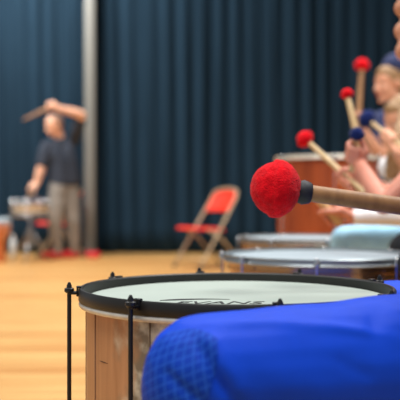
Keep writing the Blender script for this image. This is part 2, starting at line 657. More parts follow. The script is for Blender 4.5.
# goblet drum at the left edge
g0 = at(0, 262, 8.85)
t = thing('goblet_drum', 'orange wooden goblet drum with white head at the left edge of the picture', 'drum', (g0.x - 0.02, 8.85, 0))
bm = bmesh.new()
prof = [(0.0, 0.0), (0.085, 0.0), (0.088, 0.02), (0.07, 0.12), (0.062, 0.2), (0.075, 0.24), (0.105, 0.29), (0.12, 0.34), (0.124, 0.4), (0.122, 0.44), (0.1, 0.44), (0, 0.42)]
lathe(bm, prof, 48)
part('shell', bm, M['orangewood'], t, auto=50)
bm = bmesh.new()
lathe(bm, [(0, 0.456), (0.10, 0.456), (0.12, 0.452), (0.127, 0.443), (0.1285, 0.40), (0.1255, 0.40), (0.1235, 0.441), (0.0, 0.4415)], 48)
part('drumhead', bm, M['paleskin'], t, auto=50)
for k in range(12):
    w = 2 * PI * k / 12
    bm = bmesh.new()
    tube(bm, [(0.131 * math.cos(w), 0.131 * math.sin(w), 0.40), (0.128 * math.cos(w + 0.1), 0.128 * math.sin(w + 0.1), 0.35), (0.078 * math.cos(w + 0.2), 0.078 * math.sin(w + 0.2), 0.225)], 0.003, 6)
    part('rope', bm, M['rubberwhite'], t)

# pale bottle on the floor
b0 = at(13, 253, 9.75)
t = thing('bottle', 'pale bottle standing on the floor right of the orange goblet drum', 'bottle', (b0.x, 9.75, 0))
bm = bmesh.new()
lathe(bm, [(0, 0), (0.036, 0), (0.04, 0.006), (0.04, 0.15), (0.034, 0.175), (0.016, 0.2), (0.015, 0.212), (0, 0.212)], 28)
part('body', bm, M['plastic'], t, auto=50)
bm = bmesh.new()
lathe(bm, [(0, 0.212), (0.018, 0.212), (0.018, 0.238), (0.015, 0.242), (0, 0.242)], 20)
part('cap', bm, M['rubberwhite'], t, auto=40)

# snare drum on its stand
s0 = at(30, 208, 9.05)
t = thing('snare_stand', 'chrome tripod stand holding the small drum of the standing man', 'stand', (s0.x, s0.y, 0))
bm = bmesh.new()
tube(bm, [(0, 0, 0.16), (0, 0, 0.44)], 0.013, 14)
tube(bm, [(0, 0, 0.42), (0, 0, 0.465)], 0.018, 14)
part('pole', bm, M['chrome'], t, auto=40)
for k in range(3):
    w = 0.5 + 2 * PI * k / 3
    d = Vector((math.cos(w), math.sin(w), 0))
    bm = bmesh.new()
    tube(bm, [d * 0.012 + Vector((0, 0, 0.34)), d * 0.13 + Vector((0, 0, 0.14)), d * 0.235 + Vector((0, 0, 0.012))], 0.008, 10)
    tube(bm, [d * 0.012 + Vector((0, 0, 0.18)), d * 0.13 + Vector((0, 0, 0.14))], 0.006, 8)
    leg = part('leg', bm, M['chrome'], t)
    bm = bmesh.new()
    ball(bm, d * 0.235 + Vector((0, 0, 0.0135)), 0.0135, 12)
    part('rubber_foot', bm, M['rubber'], leg)
for k in range(3):
    w = 1.5 + 2 * PI * k / 3
    d = Vector((math.cos(w), math.sin(w), 0))
    bm = bmesh.new()
    tube(bm, [d * 0.01 + Vector((0, 0, 0.45)), d * 0.12 + Vector((0, 0, 0.468)), d * 0.203 + Vector((0, 0, 0.474)), d * 0.206 + Vector((0, 0, 0.50))], 0.007, 10)
    part('basket_arm', bm, M['chrome'], t)
t = thing('snare_drum', 'small cream and chrome drum on the stand in front of the standing man', 'drum', (s0.x, s0.y, 0.485))
bm = bmesh.new()
lathe(bm, [(0.178, 0.01), (0.178, 0.15), (0.172, 0.15), (0.172, 0.01)], 64, closed=True)
part('shell', bm, M['creamshell'], t, auto=40)
for nm, za, zz in (('rim', 0.105, 0.165), ('lower_rim', 0.0, 0.03)):
    bm = bmesh.new()
    lathe(bm, [(0.18, za), (0.188, za), (0.19, za + 0.003), (0.186, za + 0.006), (0.186, zz - 0.003), (0.189, zz), (0.181, zz)], 64, closed=True)
    part(nm, bm, M['chrome'], t, auto=40)
bm = bmesh.new()
lathe(bm, [(0, 0.156), (0.16, 0.156), (0.1795, 0.15), (0.1795, 0.146), (0, 0.15)], 64)
part('drumhead', bm, M['paleskin'], t, auto=50)
for k in range(8):
    w = 2 * PI * k / 8
    bm = bmesh.new()
    p = Vector((0.197 * math.cos(w), 0.197 * math.sin(w), 0))
    tube(bm, [p + Vector((0, 0, 0.015)), p + Vector((0, 0, 0.16))], 0.004, 8)
    ball(bm, p * 0.97 + Vector((0, 0, 0.08)), (0.011, 0.011, 0.03), 12)
    part('lug', bm, M['chrome'], t)


# ------------------------------------------------------------------ folding chairs (front = local +x)
def folding_chair(loc, rz, label):
    t = thing('folding_chair', label, 'chair', loc, rz, 'red folding chairs')
    # bent uprights: front feet, side rails and the top bow in one tube
    bm = bmesh.new()
    pts = []
    A, B = Vector((0.235, -0.225, 0.012)), Vector((-0.185, -0.205, 0.665))
    for k in range(8):
        pts.append(A.lerp(B, k / 7))
    for k in range(1, 12):
        w = PI * k / 12
        lean = math.sin(w)
        pts.append(Vector((-0.185 - 0.05 * lean, -0.205 * math.cos(w), 0.665 + 0.085 * lean ** 0.6)))
    for k in range(8):
        q = B.lerp(A, k / 7)
        pts.append(Vector((q.x, -q.y, q.z)))
    tube(bm, pts, 0.0135, 12)
    part('frame', bm, M['chairframe'], t)
    for s in (-1, 1):
        bm = bmesh.new()
        tube(bm, [(0.13, s * 0.2, 0.367), (-0.02, s * 0.2, 0.28), (-0.27, s * 0.2, 0.012)], 0.0115, 12)
        part('rear_leg', bm, M['chairframe'], t)
    bm = bmesh.new()
    tube(bm, [(0.185, -0.222, 0.09), (0.185, 0.222, 0.09)], 0.008, 10)
    part('front_stretcher', bm, M['chairframe'], t)
    bm = bmesh.new()
    tube(bm, [(-0.185, -0.2, 0.10), (-0.185, 0.2, 0.10)], 0.008, 10)
    part('rear_stretcher', bm, M['chairframe'], t)
    for x, y in ((0.235, -0.225), (0.235, 0.225), (-0.27, -0.2), (-0.27, 0.2)):
        bm = bmesh.new()
        lathe(bm, [(0, 0), (0.018, 0), (0.018, 0.03), (0.015, 0.034), (0, 0.034)], 14, (x, y, 0))
        part('rubber_foot', bm, M['rubber'], t, auto=40)
    # pressed seat
    bm = bmesh.new()
    n, m = 18, 18
    grid = []
    for i in range(n + 1):
        u = i / n * 2 - 1
        row = []
        for j in range(m + 1):
            v = j / m * 2 - 1
            su = u * math.sqrt(1 - 0.28 * v * v)
            sv = v * math.sqrt(1 - 0.28 * u * u)
            e = max(abs(u), abs(v))
            z = 0.39 - 0.012 * (1 - u * u) * (1 - v * v) - (0.03 if e > 0.99 else 0.004 if e > 0.88 else 0)
            row.append(bm.verts.new((0.085 + su * 0.2, sv * 0.2, z + 0.01 * su)))
        grid.append(row)
    for i in range(n):
        for j in range(m):
            bm.faces.new((grid[i][j], grid[i + 1][j], grid[i + 1][j + 1], grid[i][j + 1]))
    solid(part('seat', bm, M['chairred'], t), 0.006)
    # pressed back panel, round on top
    bm = bmesh.new()
    grid = []
    for i in range(15):
        u = i / 14 * 2 - 1
        row = []
        for j in range(11):
            v = j / 10
            zl = 0.535
            zu = 0.665 + 0.078 * max(0, 1 - u * u) ** 0.35
            z = zl + (zu - zl) * v
            x = -0.185 + (0.665 - z) * 0.64 if z < 0.665 else -0.185 - (z - 0.665) * 0.55
            hw = 0.197
            row.append(bm.verts.new((x - 0.022 * (1 - u * u) + 0.004, u * hw, z)))
        grid.append(row)
    for i in range(14):
        for j in range(10):
            bm.faces.new((grid[i][j], grid[i + 1][j], grid[i + 1][j + 1], grid[i][j + 1]))
    solid(part('backrest', bm, M['chairred'], t), 0.008)
    return t


ch = folding_chair((0.075, 8.12, 0), math.radians(180 + 33), 'empty red folding chair with beige frame in front of the navy curtain')
c2 = at(60, 258, 9.74)
dup(ch, (c2.x + 0.01, 9.74, 0), math.radians(180 + 6), 'red folding chair partly hidden behind the standing man')

# a low red bag by the post
r0 = at(93, 258, 9.45)
t = thing('cloth_bag', 'small red bag lying on the floor near the foot of the grey post', 'bag', (r0.x, 9.45, 0))
bm = bmesh.new()
ball(bm, (0, 0, 0.035), (0.09, 0.06, 0.035), 20)
ball(bm, (0.03, 0, 0.045), (0.05, 0.05, 0.03), 20)
fuse('pouch', bm, M['redshoe'], t, 0.006, 3, 0.004, 18)
bm = bmesh.new()
tube(bm, [(-0.05, 0.0, 0.06), (-0.075, -0.02, 0.085), (-0.05, -0.035, 0.09), (-0.02, -0.03, 0.07)], 0.005, 8)
part('strap', bm, M['redshoe'], t)


# ------------------------------------------------------------------ beaters
def mallet(tip, end, rb, rs, label, felt, wood, squash=1.0, collar=True, group='fleece mallets in the players\' hands'):
    """fleece beater: head at tip, handle running to end"""
    tip, end = Vector(tip), Vector(end)
    a = (end - tip).normalized()
    L = (end - tip).length
    t = thing('mallet', label, 'mallet', tip, 0, group)
    R = Vector((0, 0, 1)).rotation_difference(a).to_matrix()
    bm = bmesh.new()
    bmesh.ops.create_icosphere(bm, subdivisions=5, radius=1)
    for v in bm.verts:
        q = v.co.copy()
        z = q.z
        # a dome in front, flatter towards the collar
        w = Vector((q.x, q.y, 0))
        k = 1.0 + (0.10 * (1 - z * z) if z > -0.2 else 0)
        zz = z * squash * (0.9 if z > 0 else 1.0)
        q = Vector((w.x * k, w.y * k, zz))
        f = 0.02 * noise.noise(v.co * 9) + 0.018 * noise.noise(v.co * 26) + 0.03 * noise.noise(v.co * 2.6)
        q = q * (1 + f)
        v.co = R @ (q * rb)
    part('head', bm, felt, t)
    bm = bmesh.new()
    lathe(bm, [(0, rb * 0.8 * squash), (rs * 1.15, rb * 0.8 * squash), (rs * 1.35, rb * squash), (rs * 1.15, rb * squash + rs * 0.75), (rs * 1.02, rb * squash + rs * 0.9), (0, rb * squash + rs * 0.9)], 20, axis=a)
    if collar:
        part('collar', bm, M['rubber'], t, auto=50)
    else:
        bm.free()
    bm = bmesh.new()
    s0 = a * (rb * 0.85 * squash)
    lathe(bm, [(0, 0), (rs * 0.9, 0), (rs * 0.95, L * 0.3), (rs, L * 0.8), (rs * 0.96, L - rb), (rs * 0.6, L - rb * 0.88), (0, L - rb * 0.86)], 20, s0, axis=a)
    part('handle', bm, wood, t, auto=60)
    return t


def drumstick(tip, end, label, fat=1.0, wood='stick'):
    tip, end = Vector(tip), Vector(end)
    a = (end - tip).normalized()
    L = (end - tip).length
    t = thing('drumstick', label, 'drumstick', tip)
    bm = bmesh.new()
    prof = [(0, 0), (0.004, 0.001), (0.0075, 0.01), (0.007, 0.02), (0.006, 0.03), (0.010, L * 0.3), (0.0115, L * 0.5), (0.0115, L - 0.012), (0.008, L - 0.002), (0, L)]
    lathe(bm, [(r * fat, h) for r, h in prof], 18, axis=a)
    part('shaft', bm, M[wood], t)
    return t


# ------------------------------------------------------------------ people
def grip(bm, wrist, c, axis, palm, k=1.0, rs=0.01, flip=1, gap=1.0):
    """hand closed round a stick: palm, four fingers of unequal length, thumb on the other side.
    c: middle of the grip on the stick's axis, palm: direction from the stick to the palm."""
    wrist, c = Vector(wrist), Vector(c)
    a = Vector(axis).normalized()
    p = Vector(palm)
    p = (p - a * p.dot(a)).normalized()
    q = a.cross(p) * flip

    def ring(deg, r, off):
        w = math.radians(deg)
        return c + (p * math.cos(w) + q * math.sin(w)) * r + a * off

    rf = 0.0088 * k / gap ** 0.7
    for i, off in enumerate((0.028, 0.0095, -0.0095, -0.027)):
        off *= k * gap
        ln = (0.92, 1.0, 0.95, 0.78)[i]
        r = rs + rf * 1.15
        kn = ring(38, rs + 0.020 * k, off * 1.02)
        chain(bm, [wrist.lerp(kn, 0.15), kn], [0.0155 * k, 0.0115 * k], 12)
        pts = [kn] + [ring(38 + s * ln, r + e * k, off) for s, e in ((62, 0.007), (128, 0.002), (190, 0.0005))]
        chain(bm, pts, [0.0105 * k, rf * 1.05, rf, rf * 0.85], 12)
    # heel of the hand and thumb
    heel = ring(-20, rs + 0.022 * k, 0.008 * k)
    cone(bm, wrist, 0.022 * k, heel, 0.017 * k)
    base = ring(-45, rs + 0.017 * k, 0.022 * k)
    cone(bm, wrist.lerp(heel, 0.5), 0.016 * k, base, 0.0125 * k)
    chain(bm, [base, ring(-85, rs + 0.013 * k, 0.040 * k), ring(-140, rs + 0.0115 * k, 0.046 * k)], [0.012 * k, 0.0105 * k, 0.0088 * k], 12)


def open_hand(bm, wrist, d, side, k=1.0):
    wrist, d, s = Vector(wrist), Vector(d).normalized(), Vector(side).normalized()
    n = d.cross(s).normalized()
    for i, off in enumerate((-0.027, -0.009, 0.009, 0.026)):
        ln = (0.068, 0.078, 0.072, 0.056)[i] * k
        kn = wrist + d * 0.085 * k + s * off * k
        cone(bm, wrist + s * off * 0.5 * k, 0.014 * k, kn, 0.011 * k)
        p1 = kn + d * ln * 0.45 - n * 0.012 * k
        p2 = p1 + d * ln * 0.3 - n * 0.02 * k
        p3 = p2 + d * ln * 0.12 - n * 0.02 * k
        chain(bm, [kn, p1, p2, p3], [0.010 * k, 0.009 * k, 0.0085 * k, 0.0075 * k], 12)
    tb = wrist + d * 0.03 * k - s * 0.03 * k
    chain(bm, [wrist, tb, tb + d * 0.03 * k - s * 0.015 * k, tb + d * 0.055 * k - s * 0.016 * k - n * 0.01 * k], [0.018 * k, 0.013 * k, 0.011 * k, 0.009 * k], 12)


def head_frame(face, up=(0, 0, 1)):
    f = Vector(face).normalized()
    u = Vector(up)
    u = (u - f * u.dot(f)).normalized()
    s = f.cross(u)
    return Matrix((f, s, u)).transposed()   # columns: forward, side, up


def head(bm, c, face, k, up=(0, 0, 1)):
    R = head_frame(face, up)
    c = Vector(c)

    def w(x, y, z):
        return c + R @ Vector((x * k, y * k, z * k))

    def e(x, y, z, rx, ry, rz, n=22):
        ball(bm, w(x, y, z), (rx * k, ry * k, rz * k), n, R)

    e(-0.012, 0, 0.032, 0.095, 0.076, 0.083, 28)         # skull
    e(0.036, 0, 0.030, 0.050, 0.064, 0.060)              # forehead
    e(0.034, 0, -0.030, 0.050, 0.058, 0.062)             # face
    for s in (-1, 1):
        e(0.058, s * 0.034, -0.022, 0.022, 0.021, 0.018)     # cheek
        e(0.070, s * 0.025, 0.020, 0.014, 0.022, 0.008)      # brow
        e(-0.006, s * 0.075, -0.006, 0.019, 0.009, 0.031)    # ear
        cone(bm, w(0.0, s * 0.050, -0.058), 0.018 * k, w(0.062, s * 0.014, -0.090), 0.015 * k)   # jaw
    cone(bm, w(0.080, 0, 0.010), 0.010 * k, w(0.101, 0, -0.026), 0.0125 * k)   # nose
    for s in (-1, 1):
        e(0.090, s * 0.011, -0.029, 0.010, 0.008, 0.007)
    e(0.081, 0, -0.050, 0.013, 0.022, 0.008)             # upper lip
    e(0.078, 0, -0.062, 0.013, 0.020, 0.008)             # lower lip
    e(0.070, 0, -0.092, 0.019, 0.020, 0.016)             # chin


def face_parts(parent, c, face, k, up=(0, 0, 1)):
    R = head_frame(face, up)
    c = Vector(c)
    for s in (-1, 1):
        bm = bmesh.new()
        ball(bm, c + R @ Vector((0.0645 * k, s * 0.029 * k, 0.002 * k)), 0.0112 * k, 16)
        o = part('eye', bm, M['eyewhite'], parent)
        bm = bmesh.new()
        ball(bm, c + R @ Vector((0.0715 * k, s * 0.0285 * k, 0.002 * k)), 0.0056 * k, 12)
        part('iris', bm, M['eye'], o)
    bm = bmesh.new()
    for z, rr in ((-0.0505, 0.0055), (-0.0605, 0.006)):
        ball(bm, c + R @ Vector((0.0885 * k, 0, z * k)), (0.0065 * k, 0.019 * k, rr * k), 16, R)
    part('lips', bm, M['lip'], parent)


def hair_cap(bm, c, face, k, up=(0, 0, 1), thick=1.0):
    R = head_frame(face, up)
    c = Vector(c)

    def e(x, y, z, rx, ry, rz):
        ball(bm, c + R @ Vector((x * k, y * k, z * k)), (rx * k, ry * k, rz * k), 26, R)
    g = 0.006 * thick
    e(-0.022, 0, 0.042, 0.095 + g, 0.078 + g, 0.083 + g)
    e(-0.045, 0, 0.0, 0.068 + g, 0.074 + g, 0.085)
    e(0.03, 0, 0.068, 0.052, 0.062, 0.036 + g)
    return R


def person(label, J, skin, shirt, trouser, k=1.0, sleeve=0.6, voxel=0.005, shoe=None, legk=1.0, grips=(), torso=1.0,
           hair=None, armk=1.0, up=(0, 0, 1), wob=0.0025, leg_wob=None, leg_voxel=None, leg_shape=None, face_detail=True):
    """J: joints. Body, clothes and shoes each grow into one continuous surface."""
    t = thing('person', label, 'person', (J['pelvis'][0], J['pelvis'][1], 0))
    org = Vector((J['pelvis'][0], J['pelvis'][1], 0))
    J = {n: (Vector(v) if n not in ('face',) else Vector(v)) for n, v in J.items()}
    for n in J:
        if n != 'face':
            J[n] = J[n] - org
    hk = J.get('hk', None)
    headk = 1.0 * k ** 0.35
    bm = bmesh.new()
    side = (J['sL'] - J['sR']).normalized()
    head(bm, J['head'], J['face'], headk, up)
    hb = J['head'] + head_frame(J['face'], up) @ Vector((-0.03 * headk, 0, -0.05 * headk))
    cone(bm, hb, 0.052 * k ** 0.5, J['neck'], 0.055 * k)
    mid = J['pelvis'].lerp(J['neck'], 0.45)
    for s in (-1, 1):
        cone(bm, J['neck'] - Vector((0, 0, 0.04)) + side * s * 0.02, 0.05 * k, (J['sL'] if s > 0 else J['sR']), 0.045 * k)
        cone(bm, J['pelvis'] + side * s * 0.06 * k, 0.09 * k, mid + side * s * 0.05 * k, 0.085 * k)
        cone(bm, mid + side * s * 0.05 * k, 0.085 * k, J['neck'] - Vector((0, 0, 0.1)) + side * s * 0.07 * k, 0.085 * k)
    for x in 'LR':
        chain(bm, [J['s' + x], J['s' + x].lerp(J['e' + x], 0.4), J['e' + x]], [0.048 * k, 0.046 * k * armk, 0.037 * k * armk])
        chain(bm, [J['e' + x], J['e' + x].lerp(J['w' + x], 0.3), J['w' + x]], [0.037 * k * armk, 0.039 * k * armk, 0.026 * k * armk])
        chain(bm, [J['h' + x], J['k' + x], J['k' + x].lerp(J['a' + x], 0.3), J['a' + x]], [0.08 * k, 0.052 * k, 0.052 * k, 0.036 * k])
        cone(bm, J['a' + x] - Vector((0, 0, 0.03)), 0.035 * k, J['t' + x], 0.025 * k)
    for fn in grips:
        fn(bm, org)
    fuse('body', bm, skin, t, voxel, 3)
    if face_detail:
        face_parts(t, J['head'], J['face'], headk, up)
    # shirt
    bm = bmesh.new()
    q = torso
    for s in (-1, 1):
        sh = J['sL'] if s > 0 else J['sR']
        cone(bm, J['neck'] - Vector((0, 0, 0.045 * k)) + side * s * 0.03, 0.062 * k, sh, 0.060 * k)
        cone(bm, J['pelvis'] + Vector((0, 0, 0.0)) + side * s * 0.065 * k, 0.112 * k * q, mid + side * s * 0.055 * k, 0.108 * k * q)
        cone(bm, mid + side * s * 0.055 * k, 0.108 * k * q, J['neck'] - Vector((0, 0, 0.12 * k)) + side * s * 0.08 * k, 0.105 * k)
        x = 'L' if s > 0 else 'R'
        f1 = min(1, sleeve)
        pe = sh.lerp(J['e' + x], f1)
        fa = max(1.0, armk)
        chain(bm, [sh, sh.lerp(pe, 0.5), pe], [0.062 * k, 0.062 * k * fa, 0.058 * k * fa if sleeve < 1 else 0.047 * k])
        if sleeve > 1:
            f2 = sleeve - 1
            pw = J['e' + x].lerp(J['w' + x], f2)
            chain(bm, [J['e' + x], J['e' + x].lerp(pw, 0.4), pw], [0.047 * k, 0.047 * k, 0.036 * k])
    cone(bm, J['neck'] - Vector((0, 0, 0.05 * k)), 0.068 * k, J['neck'] + Vector((0, 0, 0.005)), 0.062 * k)
    fuse('shirt', bm, shirt, t, max(voxel, 0.006), 5, wob, 14)
    # trousers
    bm = bmesh.new()
    for s in (-1, 1):
        x = 'L' if s > 0 else 'R'
        cone(bm, J['pelvis'] + Vector((0, 0, 0.03)) + side * s * 0.05 * k, 0.112 * k, J['h' + x], 0.100 * k * legk)
        chain(bm, [J['h' + x], J['h' + x].lerp(J['k' + x], 0.55), J['k' + x], J['k' + x].lerp(J['a' + x], 0.35), J['a' + x]],
              [0.100 * k * legk, 0.088 * k * legk, 0.072 * k * legk, 0.068 * k * legk, 0.056 * k * legk], 24)
    tr = fuse('trousers', bm, trouser, t, leg_voxel or max(voxel, 0.006), 6, wob if leg_wob is None else leg_wob, 11, leg_shape(org) if leg_shape else None)
    for x in 'LR':
        bm = bmesh.new()
        a, e = J['a' + x], J['t' + x]
        d = (e - a)
        d.z = 0
        d.normalize()
        z0 = 0.034
        b0 = Vector((a.x, a.y, z0 + 0.012)) - d * 0.03
        cone(bm, b0, 0.043 * k, b0 + d * 0.09 * k, 0.044 * k)
        cone(bm, b0 + d * 0.09 * k, 0.044 * k, b0 + d * 0.20 * k, 0.034 * k)
        cone(bm, Vector((a.x, a.y, 0.05)), 0.046 * k, Vector((a.x, a.y, 0.085)), 0.045 * k)
        for v in bm.verts:
            v.co.z = max(v.co.z, 0.004)
        sh = fuse('shoe', bm, shoe or M['rubberwhite'], t, 0.006, 3)
    return t, org, tr


# --- foreground player: only the blue legs come into the picture
def p1_grip(bm, o):
    e = BIG_END - BIG_TIP
    a = e.normalized()
    c = BIG_TIP + a * 0.305
    grip(bm, P1['wR'] - o, c - o, -a, Vector((0.25, -0.35, 0.9)), 1.0, 0.018, 1)


HI_TIP, HI_END = Vector((0.254, 0.91, 1.076)), Vector((0.239, 0.90, 0.755))


def p1_left(bm, o):
    a = (HI_TIP - HI_END).normalized()
    c = HI_END + a * 0.073
    grip(bm, P1['wL'] - o, c - o, a, Vector((0.25, -1, 0)), 1.12, 0.013, -1, 1.14)


BIG_TIP = Vector((0.128, 1.43, 0.659))
BIG_END = BIG_TIP + Vector((0.40, 0.02, -0.056))
P1 = dict(pelvis=(0.65, 1.27, 0.53), neck=(0.57, 1.27, 1.06), head=(0.55, 1.27, 1.21), face=(-1, 0, -0.15),
          sL=(0.57, 1.09, 1.0), eL=(0.50, 0.93, 0.70), wL=(0.310, 0.875, 0.783),
          sR=(0.57, 1.45, 1.0), eR=(0.66, 1.56, 0.76), wR=(0.462, 1.47, 0.66),
          hL=(0.52, 1.16, 0.430), kL=(0.006, 0.966, 0.440), aL=(0.03, 0.985, 0.085), tL=(-0.13, 0.975, 0.035),
          hR=(0.56, 1.44, 0.408), kR=(0.08, 1.795, 0.385), aR=(0.06, 1.77, 0.085), tR=(-0.10, 1.80, 0.035))
P1 = {n: Vector(v) for n, v in P1.items()}


FOLDS = [  # creases of the cloth: polyline, height, width
    ([at(192, 336, 0.9), at(207, 358, 0.9), at(218, 379, 0.9), at(234, 404, 0.9)], -0.0065, 0.006),
    ([at(204, 333, 0.9), at(220, 356, 0.9), at(232, 378, 0.9), at(248, 404, 0.9)], 0.0045, 0.011),
    ([at(160, 370, 0.9), at(180, 386, 0.9), at(206, 404, 0.9)], -0.0035, 0.006),
    ([at(205, 323, 0.93), at(260, 322, 0.94), at(330, 327, 0.96), at(400, 337, 0.99), at(450, 345, 1.02)], 0.0036, 0.0055),
    ([at(333, 360, 0.94), at(350, 366, 0.95), at(372, 376, 0.96)], -0.0018, 0.008),
    ([at(388, 296, 1.0), at(376, 318, 0.98), at(372, 340, 0.97)], -0.002, 0.010),
    ([at(250, 372, 0.92), at(300, 384, 0.93), at(350, 398, 0.95)], 0.0015, 0.016),
]


def p1_folds(org):
    segs = []
    for pts, h, w in FOLDS:
        pts = [Vector(p) - org for p in pts]
        segs.append((pts, h, w))

    def f(c, n):
        if c.y + org.y > 1.06:
            return 0.0
        t = 0.0
        for pts, h, w in segs:
            best, end = 9.0, 0.0
            for k in range(len(pts) - 1):
                a, b = pts[k], pts[k + 1]
                d = b - a
                u = max(0.0, min(1.0, (c - a).dot(d) / d.dot(d)))
                e = c - a - d * u
                e = Vector((e.x, e.y * 0.35, e.z)).length
                if e < best:
                    best, end = e, (k + u) / (len(pts) - 1)
            if best < 4 * w:
                t += h * math.exp(-(best / w) ** 2) * min(1, 4 * min(end, 1 - end) + 0.25)
        return t
    return f


p1, o1, tr1 = person('seated person in royal blue trousers straddling the foreground drum, blue knee at the bottom', P1,
                     M['skin'], M['tealcloth'], M['bluefab'], 1.0, 0.7, 0.005, M['darkcloth'], 1.0,
                     (p1_grip, p1_left),
                     wob=0.003, leg_wob=0.0022, leg_voxel=0.004, leg_shape=p1_folds)
bm = bmesh.new()
hair_cap(bm, P1['head'] - o1, P1['face'], 1.0)
fuse('hair', bm, M['hairbrown'], p1, 0.006, 4, 0.003, 30)

# quilted patch on the outside of the near knee, laid over the trousers
bvh = BVHTree.FromPolygons([v.co.copy() for v in tr1.data.vertices], [tuple(p.vertices) for p in tr1.data.polygons])
kc = P1['kL'] - o1 + Vector((0.012, 0, -0.012))
bm = bmesh.new()
uvl = bm.loops.layers.uv.new('UVMap')
NU, NV = 44, 44
grid, uvs = [], {}
for i in range(NU + 1):
    row = []
    for j in range(NV + 1):
        u, v = i / NU * 2 - 1, j / NV * 2 - 1
        # rounded outline
        su, sv = u * math.sqrt(1 - 0.32 * v * v), v * math.sqrt(1 - 0.32 * u * u)
        az = math.radians(-134 - 38 * su + 16 * sv)
        el = math.radians(12 + 46 * sv)
        d = Vector((math.cos(az) * math.cos(el), math.sin(az) * math.cos(el), math.sin(el)))
        src = kc + d * 0.5
        hit = bvh.ray_cast(src, -d)
        p = hit[0] + d * 0.0016 if hit[0] else kc + d * 0.075
        q = bm.verts.new(p)
        cs, sn = math.cos(0.5), math.sin(0.5)
        uu, vv = su * 0.052, sv * 0.062
        uvs[q] = (uu * cs - vv * sn, uu * sn + vv * cs)
        row.append(q)
    grid.append(row)
for i in range(NU):
    for j in range(NV):
        f = bm.faces.new((grid[i][j], grid[i + 1][j], grid[i + 1][j + 1], grid[i][j + 1]))
        for l in f.loops:
            l[uvl].uv = uvs[l.vert]
o = part('knee_patch', bm, M['quilt'], tr1)
o['label'] = 'quilted knee patch with grid stitching'

mallet(BIG_TIP, BIG_END, 0.0445, 0.0155, 'big red fleece mallet held level above the foreground drum', M['redfelt'], M['stick'], 1.0)

mallet(HI_TIP, HI_END, 0.0435, 0.0135, 'red fleece mallet in the near raised fist at the upper right edge', M['redfelt'], M['stick'], 1.0)

# --- second player, face at the upper right edge, bent bare arm
RA_TIP, RA_END = at(347, 94, 2.48), at(361, 153, 2.44)
NB_TIP, NB_END = at(357, 134, 2.30), at(351, 172, 2.38)
RB_TIP, RB_END = at(305, 139, 2.62), at(372, 200, 2.5)
P2 = dict(pelvis=(0.86, 2.36, 0.5), neck=(0.76, 2.36, 0.95), head=(0.72, 2.36, 1.130), face=(-1, -0.05, -0.12),
          sL=(0.715, 2.20, 0.875), eL=at(384, 205, 2.18), wL=at(359, 163, 2.33),
          sR=(0.72, 2.52, 0.875), eR=(0.66, 2.66, 0.66), wR=at(362, 190, 2.545),
          hL=(0.80, 2.25, 0.47), kL=(0.505, 1.93, 0.50), aL=(0.58, 1.95, 0.085), tL=(0.45, 1.93, 0.035),
          hR=(0.80, 2.47, 0.47), kR=(0.62, 2.56, 0.49), aR=(0.64, 2.55, 0.085), tR=(0.52, 2.55, 0.035))
P2 = {n: Vector(v) for n, v in P2.items()}


def p2_left(bm, o):
    a = (NB_TIP - NB_END).normalized()
    c = NB_TIP.lerp(NB_END, 0.45)
    grip(bm, P2['wL'] - o, c - o, a, Vector((0.5, -0.5, 0)), 0.78, 0.010, -1)


def p2_right(bm, o):
    a = (RB_TIP - RB_END).normalized()
    c = RB_END + (RB_TIP - RB_END) * 0.3
    grip(bm, P2['wR'] - o, c - o, a, Vector((0.6, 0.1, 0.4)), 0.85, 0.0135, 1)


p2, o2, _ = person('seated player at the right edge whose bare bent forearm rises in front of the others', P2, M['skinpink'], M['navycloth'], M['darkcloth'],
                   0.86, 0.5, 0.0042, M['rubberwhite'], 0.95, (p2_left, p2_right), armk=0.8)
bm = bmesh.new()
hair_cap(bm, P2['head'] - o2, P2['face'], 0.95)
fuse('hair', bm, M['hairbrown'], p2, 0.006, 4, 0.003, 30)
G = "fleece mallets in the players' hands"
mallet(RA_TIP, RA_END, 0.0175, 0.0095, 'small red mallet held upright in the bare raised hand, pale handle', M['redfelt'], M['palestick'], 0.95, False)
mallet(RB_TIP, RB_END, 0.026, 0.0085, 'red mallet slanting up to the left in front of the tall red-brown drum rim', M['redfelt'], M['palestick'], 0.95, False)

# --- third player: washed blue trousers, white sleeve
ST_TIP, ST_END = at(310, 190, 2.80), at(341, 224, 2.84)
P3 = dict(pelvis=(0.98, 3.1, 0.5), neck=(0.90, 3.1, 0.90), head=(0.86, 3.1, 1.06), face=(-1, 0, -0.2),
          sL=(0.89, 2.95, 0.83), eL=at(418, 214, 2.86), wL=at(350, 217, 2.86),
          sR=(0.90, 3.24, 0.83), eR=(0.95, 3.29, 0.66), wR=(0.80, 3.28, 0.60),
          hL=(0.92, 3.0, 0.47), kL=(0.505, 2.95, 0.497), aL=(0.52, 2.95, 0.085), tL=(0.40, 2.94, 0.035),
          hR=(0.92, 3.2, 0.47), kR=(0.75, 3.27, 0.49), aR=(0.77, 3.27, 0.085), tR=(0.64, 3.28, 0.035))
P3 = {n: Vector(v) for n, v in P3.items()}


def p3_left(bm, o):
    a = (ST_TIP - ST_END).normalized()
    c = ST_END + (ST_TIP - ST_END) * 0.25
    grip(bm, P3['wL'] - o, c - o, a, Vector((0.7, -0.45, 0.5)), 0.95, 0.0165, 1)


p3, o3, _ = person('seated player in white long sleeves and pale blue trousers, fist resting over the knee', P3, M['skinpink'], M['whitecloth'], M['paleblue'],
                   0.84, 1.88, 0.005, M['rubberwhite'], 0.95,
                   (p3_left, lambda bm, o: open_hand(bm, P3['wR'] - o, (-1, -0.1, -0.25), (0, 1, 0), 0.85)), wob=0.004)
bm = bmesh.new()
hair_cap(bm, P3['head'] - o3, P3['face'], 0.94)
fuse('hair', bm, M['hairbrown'], p3, 0.007, 4, 0.003, 30)
drumstick(ST_TIP, ST_END, 'pale drumstick in the fist above the pale blue knee', 1.25, 'palestick')

